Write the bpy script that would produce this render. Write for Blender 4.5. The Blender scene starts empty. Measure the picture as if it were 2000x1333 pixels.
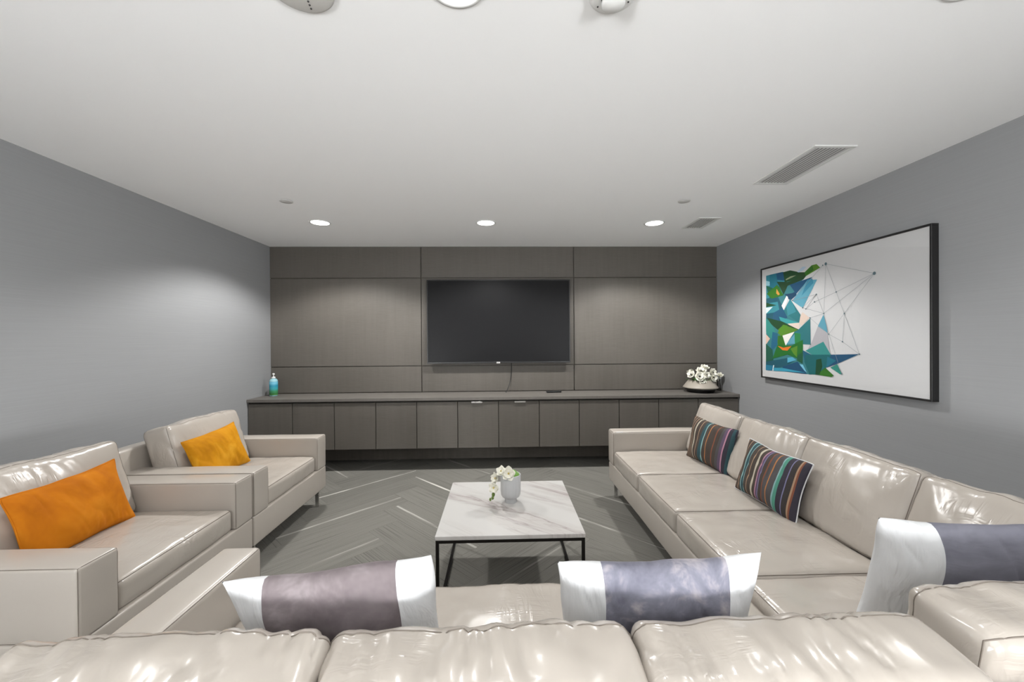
import bpy, bmesh, math, random
from mathutils import Vector, Matrix, noise

# ------------------------------------------------------------------ camera, light, exposure
S = bpy.context.scene
C = S.collection
F, CAMH = 780.0, 1.40                       # focal length in photo pixels (2000 wide), eye height
YAW, PITCH, ROLL = math.radians(1.687), math.radians(0.269), math.radians(0.41)

fwd = Vector((math.sin(YAW)*math.cos(PITCH), math.cos(YAW)*math.cos(PITCH), -math.sin(PITCH)))
rgt0 = Vector((math.cos(YAW), -math.sin(YAW), 0))
up0 = rgt0.cross(fwd)
rgt = rgt0*math.cos(ROLL) - up0*math.sin(ROLL)
upv = rgt0*math.sin(ROLL) + up0*math.cos(ROLL)
cam_data = bpy.data.cameras.new('camera')
cam_data.sensor_width = 36.0
cam_data.lens = F/2000*36.0
cam_data.clip_start = 0.02
cam = bpy.data.objects.new('camera', cam_data)
C.objects.link(cam)
cam.matrix_world = Matrix(((rgt.x, upv.x, -fwd.x, 0), (rgt.y, upv.y, -fwd.y, 0), (rgt.z, upv.z, -fwd.z, CAMH), (0, 0, 0, 1)))
S.camera = cam

S.view_settings.view_transform = 'Standard'
S.view_settings.look = 'None'
S.view_settings.gamma = 1.0
S.view_settings.use_curve_mapping = False
S.view_settings.exposure = 0.56

W = bpy.data.worlds.new('daylight')
S.world = W
W.use_nodes = True
W.node_tree.nodes['Background'].inputs['Color'].default_value = (0.97, 0.985, 1.0, 1)
W.node_tree.nodes['Background'].inputs['Strength'].default_value = 60.0  # strong even fill, let in through the windows added behind the camera

LAMP_W = (78.0, 18.0, 10.0)                  # watts of a recessed downlight in the far, middle and added, unseen rear row
LAMP_DIM = 9.0                               # the dimmed one over the middle of the front sofa
LAMP_COL = (1.0, 0.99, 0.975)

# room
XL, XR, YB, YF, ZC = -2.656, 2.593, 4.70, -4.60, 2.489

def ray(x, y):
    return fwd + rgt*((x-1000)/F) + upv*((666.5-y)/F)
def on_z(x, y, z):
    d = ray(x, y); return d*((z-CAMH)/d.z) + Vector((0, 0, CAMH))
def on_x(x, y, X):
    d = ray(x, y); return d*(X/d.x) + Vector((0, 0, CAMH))
def on_y(x, y, Y):
    d = ray(x, y); return d*(Y/d.y) + Vector((0, 0, CAMH))

# ------------------------------------------------------------------ materials
def srgb(r, g, b):
    f = lambda c: (c/255/12.92) if c/255 <= 0.04045 else ((c/255+0.055)/1.055)**2.4
    return (f(r), f(g), f(b), 1)

class NT:
    """tiny node helper"""
    def __init__(s, name):
        s.m = bpy.data.materials.new(name); s.m.use_nodes = True
        s.t = s.m.node_tree; s.t.nodes.clear()
        s.out = s.n('ShaderNodeOutputMaterial')
        s.p = s.n('ShaderNodeBsdfPrincipled')
        s.t.links.new(s.p.outputs[0], s.out.inputs[0])
    def n(s, ty, **kw):
        nd = s.t.nodes.new(ty)
        for k, v in kw.items():
            if hasattr(nd, k): setattr(nd, k, v)
        return nd
    def l(s, a, b): s.t.links.new(a, b)
    def coord(s, scale=(1, 1, 1), rot=(0, 0, 0), loc=(0, 0, 0), src='Object'):
        tc = s.n('ShaderNodeTexCoord'); mp = s.n('ShaderNodeMapping')
        mp.inputs['Scale'].default_value = scale; mp.inputs['Rotation'].default_value = rot; mp.inputs['Location'].default_value = loc
        s.l(tc.outputs[src], mp.inputs['Vector']); return mp.outputs[0]
    def noise(s, vec, scale, detail=3, rough=0.5, dist=0.0):
        n = s.n('ShaderNodeTexNoise'); n.inputs['Scale'].default_value = scale; n.inputs['Detail'].default_value = detail
        n.inputs['Roughness'].default_value = rough; n.inputs['Distortion'].default_value = dist
        if vec is not None: s.l(vec, n.inputs['Vector'])
        return n.outputs['Fac']
    def ramp(s, fac, stops, interp='LINEAR'):
        r = s.n('ShaderNodeValToRGB'); r.color_ramp.interpolation = interp
        e = r.color_ramp.elements
        while len(e) < len(stops): e.new(0.5)
        for el, (p, c) in zip(e, stops): el.position = p; el.color = c
        s.l(fac, r.inputs[0]); return r.outputs[0]
    def mix(s, fac, a, b, mode='MIX'):
        m = s.n('ShaderNodeMix'); m.data_type = 'RGBA'; m.blend_type = mode
        for sock, v in ((m.inputs[0], fac), (m.inputs[6], a), (m.inputs[7], b)):
            if isinstance(v, (int, float)): sock.default_value = v
            elif isinstance(v, tuple): sock.default_value = v
            else: s.l(v, sock)
        return m.outputs[2]
    def math(s, op, a, b=None, c=None):
        m = s.n('ShaderNodeMath'); m.operation = op
        for i, v in enumerate((a, b, c)):
            if v is None: continue
            if isinstance(v, (int, float)): m.inputs[i].default_value = v
            else: s.l(v, m.inputs[i])
        return m.outputs[0]
    def bump(s, h, strength=0.2, dist=0.01, prev=None):
        b = s.n('ShaderNodeBump'); b.inputs['Strength'].default_value = strength; b.inputs['Distance'].default_value = dist
        s.l(h, b.inputs['Height'])
        if prev is not None: s.l(prev, b.inputs['Normal'])
        s.l(b.outputs[0], s.p.inputs['Normal']); return b.outputs[0]
    def col(s, c):
        if isinstance(c, tuple): s.p.inputs['Base Color'].default_value = c
        else: s.l(c, s.p.inputs['Base Color'])
    def set(s, **kw):
        for k, v in kw.items(): s.p.inputs[k.replace('_', ' ')].default_value = v

def plain(name, c, rough=0.5, metal=0.0, spec=0.5):
    k = NT(name); k.col(c); k.set(Roughness=rough, Metallic=metal); k.p.inputs['Specular IOR Level'].default_value = spec
    return k.m

M = {}
M['black'] = plain('black_paint', srgb(20, 20, 20), 0.45)
M['frame_black'] = plain('black_frame', srgb(26, 25, 25), 0.5)
M['bar'] = plain('dark_bronze_bar', srgb(38, 36, 34), 0.35, 0.7)
M['chrome'] = plain('brushed_chrome', srgb(205, 203, 199), 0.25, 1.0)
M['white_plastic'] = plain('white_plastic', srgb(235, 235, 233), 0.45)
M['trim_white'] = plain('trim_white', srgb(222, 222, 220), 0.5)
M['cover_grey'] = plain('cover_grey', srgb(205, 204, 202), 0.6)
M['dark_slot'] = plain('dark_slot', srgb(50, 49, 48), 0.7)
M['ceramic'] = plain('white_ceramic', srgb(184, 185, 186), 0.35)
M['taupe'] = plain('taupe_glaze', srgb(166, 158, 147), 0.35)
M['black_glaze'] = plain('black_glaze', srgb(14, 13, 15), 0.25)
M['stem'] = plain('green_stem', srgb(98, 120, 52), 0.6)
M['leaf'] = plain('green_leaf', srgb(62, 112, 48), 0.5)
M['stamen'] = plain('dark_flower_centre', srgb(42, 40, 34), 0.7)
M['yellow'] = plain('yellow_flower_centre', srgb(196, 176, 92), 0.6)
M['mat'] = plain('picture_paper', srgb(208, 208, 208), 0.7, 0, 0.2)
M['seam'] = plain('leather_seam', srgb(118, 109, 100), 0.6)

def m_ceiling():
    k = NT('ceiling_paint'); v = k.coord(); n = k.noise(v, 90, 3); k.col((0.95, 0.95, 0.95, 1)); k.set(Roughness=0.9)
    k.bump(n, 0.04, 0.002); return k.m
M['ceiling'] = m_ceiling()

def m_wall():
    # grey vinyl wall covering with a fine horizontal weave
    k = NT('grey_wallcovering')
    v = k.coord((2.5, 2.5, 160)); n = k.noise(v, 1.0, 3, 0.6)
    v2 = k.coord((1.2, 1.2, 1.2)); n2 = k.noise(v2, 1.5, 2)
    a = k.mix(n, srgb(144, 145, 146), srgb(153, 154, 155))
    k.col(k.mix(k.math('MULTIPLY', n2, 0.15), a, srgb(148, 149, 150))); k.set(Roughness=0.62)
    k.p.inputs['Specular IOR Level'].default_value = 0.3
    k.bump(n, 0.06, 0.003); return k.m
M['wall'] = m_wall()

def m_wood(name, c0, c1, vertical=True):
    k = NT(name)
    oi = k.n('ShaderNodeObjectInfo')
    off = k.n('ShaderNodeVectorMath'); off.operation = 'SCALE'
    comb = k.n('ShaderNodeCombineXYZ')
    for i in range(3): k.l(oi.outputs['Random'], comb.inputs[i])
    k.l(comb.outputs[0], off.inputs[0]); off.inputs['Scale'].default_value = 37.0
    def vec(sc):
        tc = k.n('ShaderNodeTexCoord'); add = k.n('ShaderNodeVectorMath'); add.operation = 'ADD'
        k.l(tc.outputs['Object'], add.inputs[0]); k.l(off.outputs[0], add.inputs[1])
        mp = k.n('ShaderNodeMapping'); mp.inputs['Scale'].default_value = sc; k.l(add.outputs[0], mp.inputs[0]); return mp.outputs[0]
    g1 = k.noise(vec((34, 34, 1.6)), 1.0, 3, 0.55)       # vertical grain
    g2 = k.noise(vec((11, 11, 210)), 1.0, 3, 0.65)         # faint cross weave
    g3 = k.noise(vec((3.0, 3, 0.8)), 1.0, 2)
    f = k.math('ADD', k.math('MULTIPLY', g1, 0.28), k.math('ADD', k.math('MULTIPLY', g2, 0.42), k.math('MULTIPLY', g3, 0.3)))
    k.col(k.ramp(f, [(0.33, c0), (0.7, c1)])); k.set(Roughness=0.5)
    k.p.inputs['Specular IOR Level'].default_value = 0.35
    k.bump(g2, 0.05, 0.002); return k.m
M['wood'] = m_wood('grey_stained_oak_veneer', srgb(86, 82, 76), srgb(100, 95, 89))
M['wood_top'] = m_wood('grey_laminate_worktop', srgb(98, 94, 89), srgb(112, 108, 103))
M['wood_dark'] = m_wood('dark_oak_backing', srgb(74, 69, 62), srgb(92, 86, 78))
M['gap'] = plain('shadow_gap', srgb(48, 45, 40), 0.8)

def m_leather():
    k = NT('cream_leather')
    big = k.noise(k.coord(), 6.0, 2, 0.5, 0.5)
    def creases(sc, rot, scale, w):
        n = k.noise(k.coord(sc, rot), scale, 3, 0.55, 0.9)
        return k.ramp(k.math('ABSOLUTE', k.math('SUBTRACT', n, 0.5)), [(0.0, (0, 0, 0, 1)), (w, (1, 1, 1, 1))])
    c1 = creases((2.2, 11.0, 5.0), (0, 0, 0.35), 1.5, 0.09)
    c2 = creases((12.0, 3.0, 2.5), (0, 0.2, -0.3), 1.1, 0.08)
    msk = k.ramp(k.noise(k.coord(loc=(4, 2, 1)), 4.5, 2), [(0.46, (0, 0, 0, 1)), (0.62, (1, 1, 1, 1))])
    cr_ = k.math('MULTIPLY', k.math('MULTIPLY', k.math('SUBTRACT', 1.0, k.math('MULTIPLY', c1, c2)), msk), -1.0)
    fine = k.noise(k.coord(), 260, 2)
    k.col(k.mix(k.noise(k.coord(), 3.0, 2), srgb(169, 161, 152), srgb(180, 173, 164)))
    k.set(Roughness=0.24, Coat_Weight=0.3, Coat_Roughness=0.08)
    b = k.bump(big, 0.14, 0.02)
    b = k.bump(cr_, 0.22, 0.006, b)
    k.bump(fine, 0.05, 0.001, b); return k.m
M['leather'] = m_leather()

def m_leather_tight():
    k = NT('cream_leather_taut')
    k.col(k.mix(k.noise(k.coord(), 3.0, 2), srgb(169, 161, 152), srgb(178, 171, 162)))
    k.set(Roughness=0.33, Coat_Weight=0.15, Coat_Roughness=0.15)
    b = k.bump(k.noise(k.coord(), 5.0, 2), 0.10, 0.015)
    k.bump(k.noise(k.coord(), 260, 2), 0.05, 0.001, b); return k.m
M['leather_tight'] = m_leather_tight()

def m_carpet():
    # one carpet plank: fine lines along its length (local x); object colour = streak strength, streak place, shade
    k = NT('grey_carpet_plank')
    oi = k.n('ShaderNodeObjectInfo'); sep = k.n('ShaderNodeSeparateColor'); k.l(oi.outputs['Color'], sep.inputs[0])
    tc = k.n('ShaderNodeTexCoord'); sx = k.n('ShaderNodeSeparateXYZ'); k.l(tc.outputs['Object'], sx.inputs[0])
    rnd = k.math('MULTIPLY', oi.outputs['Random'], 50.0)
    comb = k.n('ShaderNodeCombineXYZ')
    k.l(k.math('ADD', k.math('MULTIPLY', sx.outputs[0], 1.6), rnd), comb.inputs[0])
    k.l(k.math('MULTIPLY', sx.outputs[1], 150.0), comb.inputs[1])
    lines = k.noise(comb.outputs[0], 1.0, 2, 0.6)
    comb2 = k.n('ShaderNodeCombineXYZ')
    k.l(k.math('ADD', k.math('MULTIPLY', sx.outputs[0], 1.2), rnd), comb2.inputs[0])
    k.l(k.math('MULTIPLY', sx.outputs[1], 9.0), comb2.inputs[1])
    patch = k.noise(comb2.outputs[0], 1.0, 2)
    tuft = k.noise(tc.outputs['Object'], 330, 2, 0.7)
    base = k.ramp(lines, [(0.34, srgb(84, 82, 77)), (0.45, srgb(136, 134, 127)), (0.7, srgb(146, 144, 137))])
    base = k.mix(k.math('MULTIPLY', patch, 0.5), base, srgb(128, 126, 119))
    base = k.mix(0.45, base, k.ramp(tuft, [(0.3, srgb(96, 94, 88)), (0.7, srgb(160, 158, 151))]))
    sh = k.math('ADD', 0.67, k.math('MULTIPLY', sep.outputs[2], 0.12))
    cs = k.n('ShaderNodeCombineColor')
    for i in range(3): k.l(sh, cs.inputs[i])
    base = k.mix(1.0, base, cs.outputs[0], 'MULTIPLY')
    # streak: narrow pale band at y = (g-.5)*.25, broken up
    yy = k.math('ABSOLUTE', k.math('SUBTRACT', sx.outputs[1], k.math('MULTIPLY', k.math('SUBTRACT', sep.outputs[1], 0.5), 0.25)))
    band = k.math('LESS_THAN', yy, 0.0105)
    brk = k.ramp(lines, [(0.36, (0, 0, 0, 1)), (0.48, (1, 1, 1, 1))])
    fade = k.ramp(k.noise(comb2.outputs[0], 2.2, 1), [(0.36, (0.12, 0.12, 0.12, 1)), (0.6, (1, 1, 1, 1))])
    fac = k.math('MULTIPLY', k.math('MULTIPLY', band, sep.outputs[0]), k.math('MULTIPLY', brk, fade))
    k.col(k.mix(fac, base, srgb(196, 194, 186))); k.set(Roughness=0.95)
    k.p.inputs['Specular IOR Level'].default_value = 0.1
    k.bump(k.math('ADD', lines, tuft), 0.35, 0.004); return k.m
M['carpet'] = m_carpet()

def m_marble():
    k = NT('white_marble')
    tc = k.n('ShaderNodeTexCoord'); 
    # veins run from the back left corner to the front right corner
    mp = k.n('ShaderNodeMapping'); mp.inputs['Rotation'].default_value = (0, 0, math.radians(38)); k.l(tc.outputs['Object'], mp.inputs[0])
    st = k.n('ShaderNodeMapping'); st.inputs['Scale'].default_value = (0.9, 5.0, 1); k.l(mp.outputs[0], st.inputs[0])
    n1 = k.noise(st.outputs[0], 1.35, 5, 0.55, 0.9)
    v1 = k.math('ABSOLUTE', k.math('SUBTRACT', n1, 0.52))
    vein = k.ramp(v1, [(0.0, (0.9, 0.9, 0.9, 1)), (0.012, (0.4, 0.4, 0.4, 1)), (0.05, (0, 0, 0, 1))])
    st2 = k.n('ShaderNodeMapping'); st2.inputs['Scale'].default_value = (1.6, 11, 1); st2.inputs['Location'].default_value = (3.1, 1.7, 0); k.l(mp.outputs[0], st2.inputs[0])
    n2 = k.noise(st2.outputs[0], 1.2, 4, 0.6, 0.6)
    vein2 = k.ramp(k.math('ABSOLUTE', k.math('SUBTRACT', n2, 0.5)), [(0.0, (0.35, 0.35, 0.35, 1)), (0.02, (0, 0, 0, 1))])
    msk = k.ramp(k.noise(st.outputs[0], 0.9, 2), [(0.46, (0, 0, 0, 1)), (0.62, (1, 1, 1, 1))])
    c = k.mix(k.math('MULTIPLY', msk, 0.55), srgb(192, 190, 187), srgb(180, 174, 170))
    c = k.mix(k.math('MULTIPLY', k.math('MULTIPLY', vein, msk), 0.75), c, srgb(132, 122, 119))
    c = k.mix(k.math('MULTIPLY', vein2, k.math('MULTIPLY', msk, 0.6)), c, srgb(140, 127, 123))
    k.col(c); k.set(Roughness=0.22); return k.m
M['marble'] = m_marble()

def m_velvet(name, c0, c1, c2, scale=5.0, stretch=(1, 1, 1)):
    k = NT(name)
    n = k.noise(k.coord(stretch), scale, 4, 0.6, 0.4)
    n2 = k.noise(k.coord(), 420, 2)
    k.col(k.ramp(n, [(0.3, c0), (0.52, c1), (0.72, c2)])); k.set(Roughness=0.8)
    k.p.inputs['Sheen Weight'].default_value = 0.35; k.p.inputs['Sheen Roughness'].default_value = 0.4
    k.p.inputs['Sheen Tint'].default_value = c2
    k.p.inputs['Specular IOR Level'].default_value = 0.15
    b = k.bump(k.noise(k.coord(stretch), 6, 3, 0.5, 0.5), 0.25, 0.02)
    k.bump(n2, 0.1, 0.001, b); return k.m
M['orange'] = m_velvet('orange_velvet', srgb(164, 90, 12), srgb(188, 110, 16), srgb(204, 128, 30), 4.0)
M['gold'] = m_velvet('golden_velvet', srgb(164, 104, 8), srgb(192, 130, 16), srgb(212, 156, 44), 5.0)
M['mauve'] = m_velvet('mauve_grey_velvet', srgb(98, 90, 92), srgb(122, 113, 115), srgb(156, 148, 150), 9.0)
M['bluegrey'] = m_velvet('blue_grey_velvet', srgb(94, 94, 106), srgb(122, 122, 134), srgb(172, 166, 170), 13.0)
M['slate'] = m_velvet('slate_grey_velvet', srgb(102, 102, 112), srgb(114, 114, 124), srgb(128, 128, 138), 6.0, (1, 1, 3))

def m_linen():
    k = NT('white_linen'); k.col(srgb(204, 205, 206)); k.set(Roughness=0.85)
    k.p.inputs['Specular IOR Level'].default_value = 0.2
    b = k.bump(k.noise(k.coord((2.2, 1, 0.8)), 9, 3, 0.55, 0.8), 0.45, 0.02)
    k.bump(k.noise(k.coord(), 500, 2), 0.1, 0.001, b); return k.m
M['linen'] = m_linen()

def m_stripes(name, seq):
    k = NT(name)
    P = {'b': (76, 67, 61), 'd': (58, 54, 54), 'g': (84, 82, 84), 't': (180, 148, 120), 'c': (206, 198, 178), 'e': (46, 84, 92), 'a': (146, 188, 188), 'r': (140, 84, 62), 'o': (190, 128, 78), 'p': (200, 146, 168), 'v': (100, 82, 108), 'l': (132, 130, 168), 'n': (54, 52, 66), 'm': (84, 156, 136), 'w': (226, 226, 218)}
    tot = sum(w for _, w in seq); x = 0.0; stops = []
    for c, w in seq:
        stops.append((x/tot, srgb(*[v*0.88 for v in P[c]]))); x += w
    tc = k.n('ShaderNodeTexCoord'); sx = k.n('ShaderNodeSeparateXYZ'); k.l(tc.outputs['Object'], sx.inputs[0])
    u = k.math('ADD', k.math('MULTIPLY', sx.outputs[0], 1/0.49), 0.5)
    c = k.ramp(u, stops, 'CONSTANT')
    f = k.noise(k.coord((1, 400, 400)), 1.0, 2)
    k.col(k.mix(k.math('MULTIPLY', f, 0.2), c, srgb(100, 92, 86))); k.set(Roughness=0.85)
    k.p.inputs['Specular IOR Level'].default_value = 0.2
    b = k.bump(k.noise(k.coord(), 8, 2), 0.2, 0.015); k.bump(k.noise(k.coord((1, 1, 1)), 500, 1), 0.1, 0.001, b)
    return k.m
M['stripes_a'] = m_stripes('striped_fabric', [(c[0], float(c[1:])) for c in 'd2 b3 t1 b3 t1 b3 t1 b3 c1.6 b4 t1 b4 e4 a1.4 b5 o1 b4 b4 r1.4 b4 g3 v3 p1.3 n4 e3 n3'.split()])
M['stripes_b'] = m_stripes('striped_fabric_teal', [(c[0], float(c[1:])) for c in 'd3 t.8 b4 t1.2 b5 a1.6 e4 a1 b5 t1.3 b5 c2.6 b4 p1.4 v2.4 l1 b4 r1.5 g5 o1.3 g6 a1.3 m3 n5 l1.2 d5 t1.4 r1.2 n7'.split()])

def m_screen():
    k = NT('dark_screen'); k.col(srgb(22, 22, 23)); k.set(Roughness=0.3); k.p.inputs['Specular IOR Level'].default_value = 0.13
    return k.m
M['screen'] = m_screen()

def m_lamp():
    k = NT('lamp_lens'); k.col((1, 1, 1, 1)); k.p.inputs['Emission Color'].default_value = (1, 0.98, 0.95, 1); k.p.inputs['Emission Strength'].default_value = 6.0
    return k.m
M['lamp'] = m_lamp()

def m_petal(name, c0, c1):
    k = NT(name); k.col(k.mix(k.noise(k.coord(), 25, 2), c0, c1)); k.set(Roughness=0.6, Subsurface_Weight=0.0); return k.m
M['petal'] = m_petal('white_petal', srgb(246, 244, 236), srgb(228, 226, 208))
M['moss'] = m_petal('moss', srgb(66, 120, 30), srgb(124, 168, 62))

def m_label():
    # bottle label: blue above, green below
    k = NT('blue_green_label')
    tc = k.n('ShaderNodeTexCoord'); sx = k.n('ShaderNodeSeparateXYZ'); k.l(tc.outputs['Object'], sx.inputs[0])
    u = k.math('DIVIDE', sx.outputs[2], 0.17)
    c = k.ramp(u, [(0.0, srgb(86, 146, 70)), (0.1, srgb(64, 130, 72)), (0.27, srgb(70, 150, 110)), (0.4, srgb(58, 158, 166)), (0.62, srgb(44, 140, 168)), (0.8, srgb(110, 182, 206)), (1.0, srgb(60, 130, 150))])
    k.col(c); k.set(Roughness=0.25); return k.m
M['label'] = m_label()

# ------------------------------------------------------------------ mesh helpers
def link(name, bm, mat, parent=None, loc=(0, 0, 0), rot=None, smooth=True, label=None):
    me = bpy.data.meshes.new(name); bm.to_mesh(me); bm.free()
    if smooth:
        for p in me.polygons: p.use_smooth = True
    for m in (mat if isinstance(mat, (list, tuple)) else [mat]): me.materials.append(m)
    o = bpy.data.objects.new(name, me); C.objects.link(o)
    if parent is not None: o.parent = parent
    o.location = loc
    if rot is not None: o.rotation_euler = rot
    if label: o['label'] = label
    return o

def rel(parent, loc):
    return tuple(Vector(loc) - parent.location)

def thing(name, label, cat, loc=(0, 0, 0), rot=None, group=None):
    o = bpy.data.objects.new(name, None); C.objects.link(o); o.location = loc; o.empty_display_size = 0.05
    if rot is not None: o.rotation_euler = rot
    o['label'] = label; o['category'] = cat
    if group: o['group'] = group
    return o

def tag(o, label, cat, group=None):
    o['label'] = label; o['category'] = cat
    if group: o['group'] = group
    return o

def struct(o):
    o['kind'] = 'structure'; return o

def box(x0, x1, y0, y1, z0, z1, bev=0.0, seg=2, bm=None):
    bm = bm or bmesh.new()
    r = bmesh.ops.create_cube(bm, size=1.0)
    vs = r['verts']
    bmesh.ops.scale(bm, vec=(x1-x0, y1-y0, z1-z0), verts=vs)
    bmesh.ops.translate(bm, vec=((x0+x1)/2, (y0+y1)/2, (z0+z1)/2), verts=vs)
    if bev > 0:
        es = list({e for v in vs for e in v.link_edges})
        bmesh.ops.bevel(bm, geom=es, offset=bev, segments=seg, profile=0.5, affect='EDGES')
    return bm

def boxc(sx, sy, sz, bev=0.0, seg=2):
    return box(-sx/2, sx/2, -sy/2, sy/2, -sz/2, sz/2, bev, seg)

def tube(bm, pts, r, sides=6, closed=False):
    """sweep a round section along points; r is one radius or one per point"""
    pts = [Vector(p) for p in pts]; n = len(pts); rings = []
    ref = None
    for i, p in enumerate(pts):
        a = pts[(i-1) % n] if (closed or i > 0) else p
        b = pts[(i+1) % n] if (closed or i < n-1) else p
        t = (b-a).normalized() if (b-a).length > 1e-9 else Vector((0, 0, 1))
        if ref is None:
            ref = t.orthogonal().normalized()
        else:
            ref = (ref - t*ref.dot(t))
            ref = ref.normalized() if ref.length > 1e-6 else t.orthogonal().normalized()
        bn = t.cross(ref)
        rr = r[i] if isinstance(r, (list, tuple)) else r
        rings.append([bm.verts.new(p + (ref*math.cos(2*math.pi*j/sides) + bn*math.sin(2*math.pi*j/sides))*rr) for j in range(sides)])
    for i in range(n if closed else n-1):
        A, B = rings[i], rings[(i+1) % n]
        for j in range(sides):
            bm.faces.new((A[j], A[(j+1) % sides], B[(j+1) % sides], B[j]))
    if not closed:
        bm.faces.new(list(reversed(rings[0]))); bm.faces.new(rings[-1])
    return bm

def lathe(prof, n=32, bm=None, cx=0, cy=0):
    """prof: list of (r, z) from bottom to top"""
    bm = bm or bmesh.new(); rings = []
    for r, z in prof:
        if r < 1e-6: rings.append([bm.verts.new((cx, cy, z))])
        else: rings.append([bm.verts.new((cx+r*math.cos(2*math.pi*j/n), cy+r*math.sin(2*math.pi*j/n), z)) for j in range(n)])
    for A, B in zip(rings, rings[1:]):
        for j in range(n):
            k = (j+1) % n
            if len(A) == 1 and len(B) == 1: continue
            if len(A) == 1: bm.faces.new((A[0], B[k], B[j]))
            elif len(B) == 1: bm.faces.new((A[j], A[k], B[0]))
            else: bm.faces.new((A[j], A[k], B[k], B[j]))
    bmesh.ops.recalc_face_normals(bm, faces=bm.faces)
    return bm

def spaced(h, r, n):
    """positions from -h to h with extra lines inside the rounded border r"""
    e = [0, 0.3, 0.62, 1.0]
    a = [-h + r*t for t in e]
    b = [h - r*t for t in reversed(e)]
    mid = [(-h+r) + (2*h-2*r)*i/n for i in range(1, n)]
    return a + mid + b

class Cushion:
    """soft box: rounded edges, swelling faces, folds; the same map places its seams"""
    def __init__(s, size, r, crown=(0, 0, 0), seed=0, amp=0.004, fold=None, dens=24.0, sag=None):
        s.h = Vector(size)/2; s.r = r; s.crown = Vector(crown); s.seed = seed; s.amp = amp; s.fold = fold; s.dens = dens; s.sag = sag
    def map(s, p):
        h, r = s.h, s.r
        inn = Vector([max(-(h[i]-r), min(h[i]-r, p[i])) for i in range(3)])
        d = Vector(p) - inn
        q = inn + (d.normalized()*r if d.length > 1e-9 else d)
        u = Vector([q[i]/h[i] for i in range(3)])
        w = [max(0.0, 1-u[i]*u[i]) for i in range(3)]
        o = Vector((s.crown.x*u.x*w[1]*w[2], s.crown.y*u.y*w[0]*w[2], s.crown.z*u.z*w[0]*w[1]))
        q2 = q + o
        sd = Vector((s.seed*7.3, s.seed*3.1, s.seed*5.7))
        nn = Vector([u[i]**3 for i in range(3)])
        if nn.length > 1e-6: nn.normalize()
        lo = noise.noise(q*5.0 + sd)*s.amp + noise.noise(q*13.0 + sd)*s.amp*0.45
        q2 += nn*lo
        if s.fold: q2 += nn*s.fold(q, u, sd)
        if s.sag: q2 += s.sag(q, u, sd)
        return q2
    def mesh(s):
        h, r = s.h, s.r; bm = bmesh.new()
        N = [max(2, int(2*h[i]*s.dens)) for i in range(3)]
        A = [spaced(h[i], r, N[i]) for i in range(3)]
        vd = {}
        def V(i, j, k):
            key = (i, j, k)
            if key not in vd: vd[key] = bm.verts.new(s.map((A[0][i], A[1][j], A[2][k])))
            return vd[key]
        L = [len(a)-1 for a in A]
        for i in range(L[0]):
            for j in range(L[1]):
                bm.faces.new((V(i, j, 0), V(i, j+1, 0), V(i+1, j+1, 0), V(i+1, j, 0)))
                bm.faces.new((V(i, j, L[2]), V(i+1, j, L[2]), V(i+1, j+1, L[2]), V(i, j+1, L[2])))
        for i in range(L[0]):
            for k in range(L[2]):
                bm.faces.new((V(i, 0, k), V(i+1, 0, k), V(i+1, 0, k+1), V(i, 0, k+1)))
                bm.faces.new((V(i, L[1], k), V(i, L[1], k+1), V(i+1, L[1], k+1), V(i+1, L[1], k)))
        for j in range(L[1]):
            for k in range(L[2]):
                bm.faces.new((V(0, j, k), V(0, j, k+1), V(0, j+1, k+1), V(0, j+1, k)))
                bm.faces.new((V(L[0], j, k), V(L[0], j+1, k), V(L[0], j+1, k+1), V(L[0], j, k+1)))
        return bm
    def belt(s, y, rad, bm=None, step=0.008):
        """seam running round the cushion at depth y"""
        bm = bm or bmesh.new(); h = s.h; P = []
        c = [(-h.x, -h.z), (h.x, -h.z), (h.x, h.z), (-h.x, h.z)]
        for (x0, z0), (x1, z1) in zip(c, c[1:]+c[:1]):
            n = max(2, int((abs(x1-x0)+abs(z1-z0))/step))
            for i in range(n): P.append(s.map((x0+(x1-x0)*i/n, y, z0+(z1-z0)*i/n)))
        return tube(bm, P, rad, 5, True)
    def seam(s, ax, side, rad=0.0022, out=0.0006, step=0.02, bm=None):
        """tube round the face at +/- axis ax, on its rounded edge"""
        bm = bm or bmesh.new(); h = s.h
        b, c = [i for i in range(3) if i != ax]
        hb, hc = h[b], h[c]
        pts = []
        def seg(p0, p1):
            n = max(2, int((Vector(p1)-Vector(p0)).length/step))
            for i in range(n): pts.append(Vector(p0).lerp(Vector(p1), i/n))
        for a0, a1 in (((-hb, -hc), (hb, -hc)), ((hb, -hc), (hb, hc)), ((hb, hc), (-hb, hc)), ((-hb, hc), (-hb, -hc))):
            p0 = [0, 0, 0]; p1 = [0, 0, 0]
            p0[ax] = p1[ax] = side*h[ax]; p0[b], p0[c] = a0; p1[b], p1[c] = a1
            seg(p0, p1)
        P = []
        for p in pts:
            q = s.map(p); d = Vector([p[i]/max(h[i], 1e-6) for i in range(3)])
            d = Vector([d[i] if abs(d[i]) > 0.97 else 0 for i in range(3)]).normalized()
            P.append(q + d*out)
        return tube(bm, P, rad, 5, True)

def seam_rect(parent, pts, rad=0.0022, name='seam', closed=True):
    bm = tube(bmesh.new(), pts, rad, 5, closed)
    return link(name, bm, M['seam'], parent)

# ------------------------------------------------------------------ the room
fl = struct(link('floor', box(XL-0.1, XR+0.1, YF-0.1, YB+0.12, -0.12, -0.006), M['gap'], smooth=False))
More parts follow.
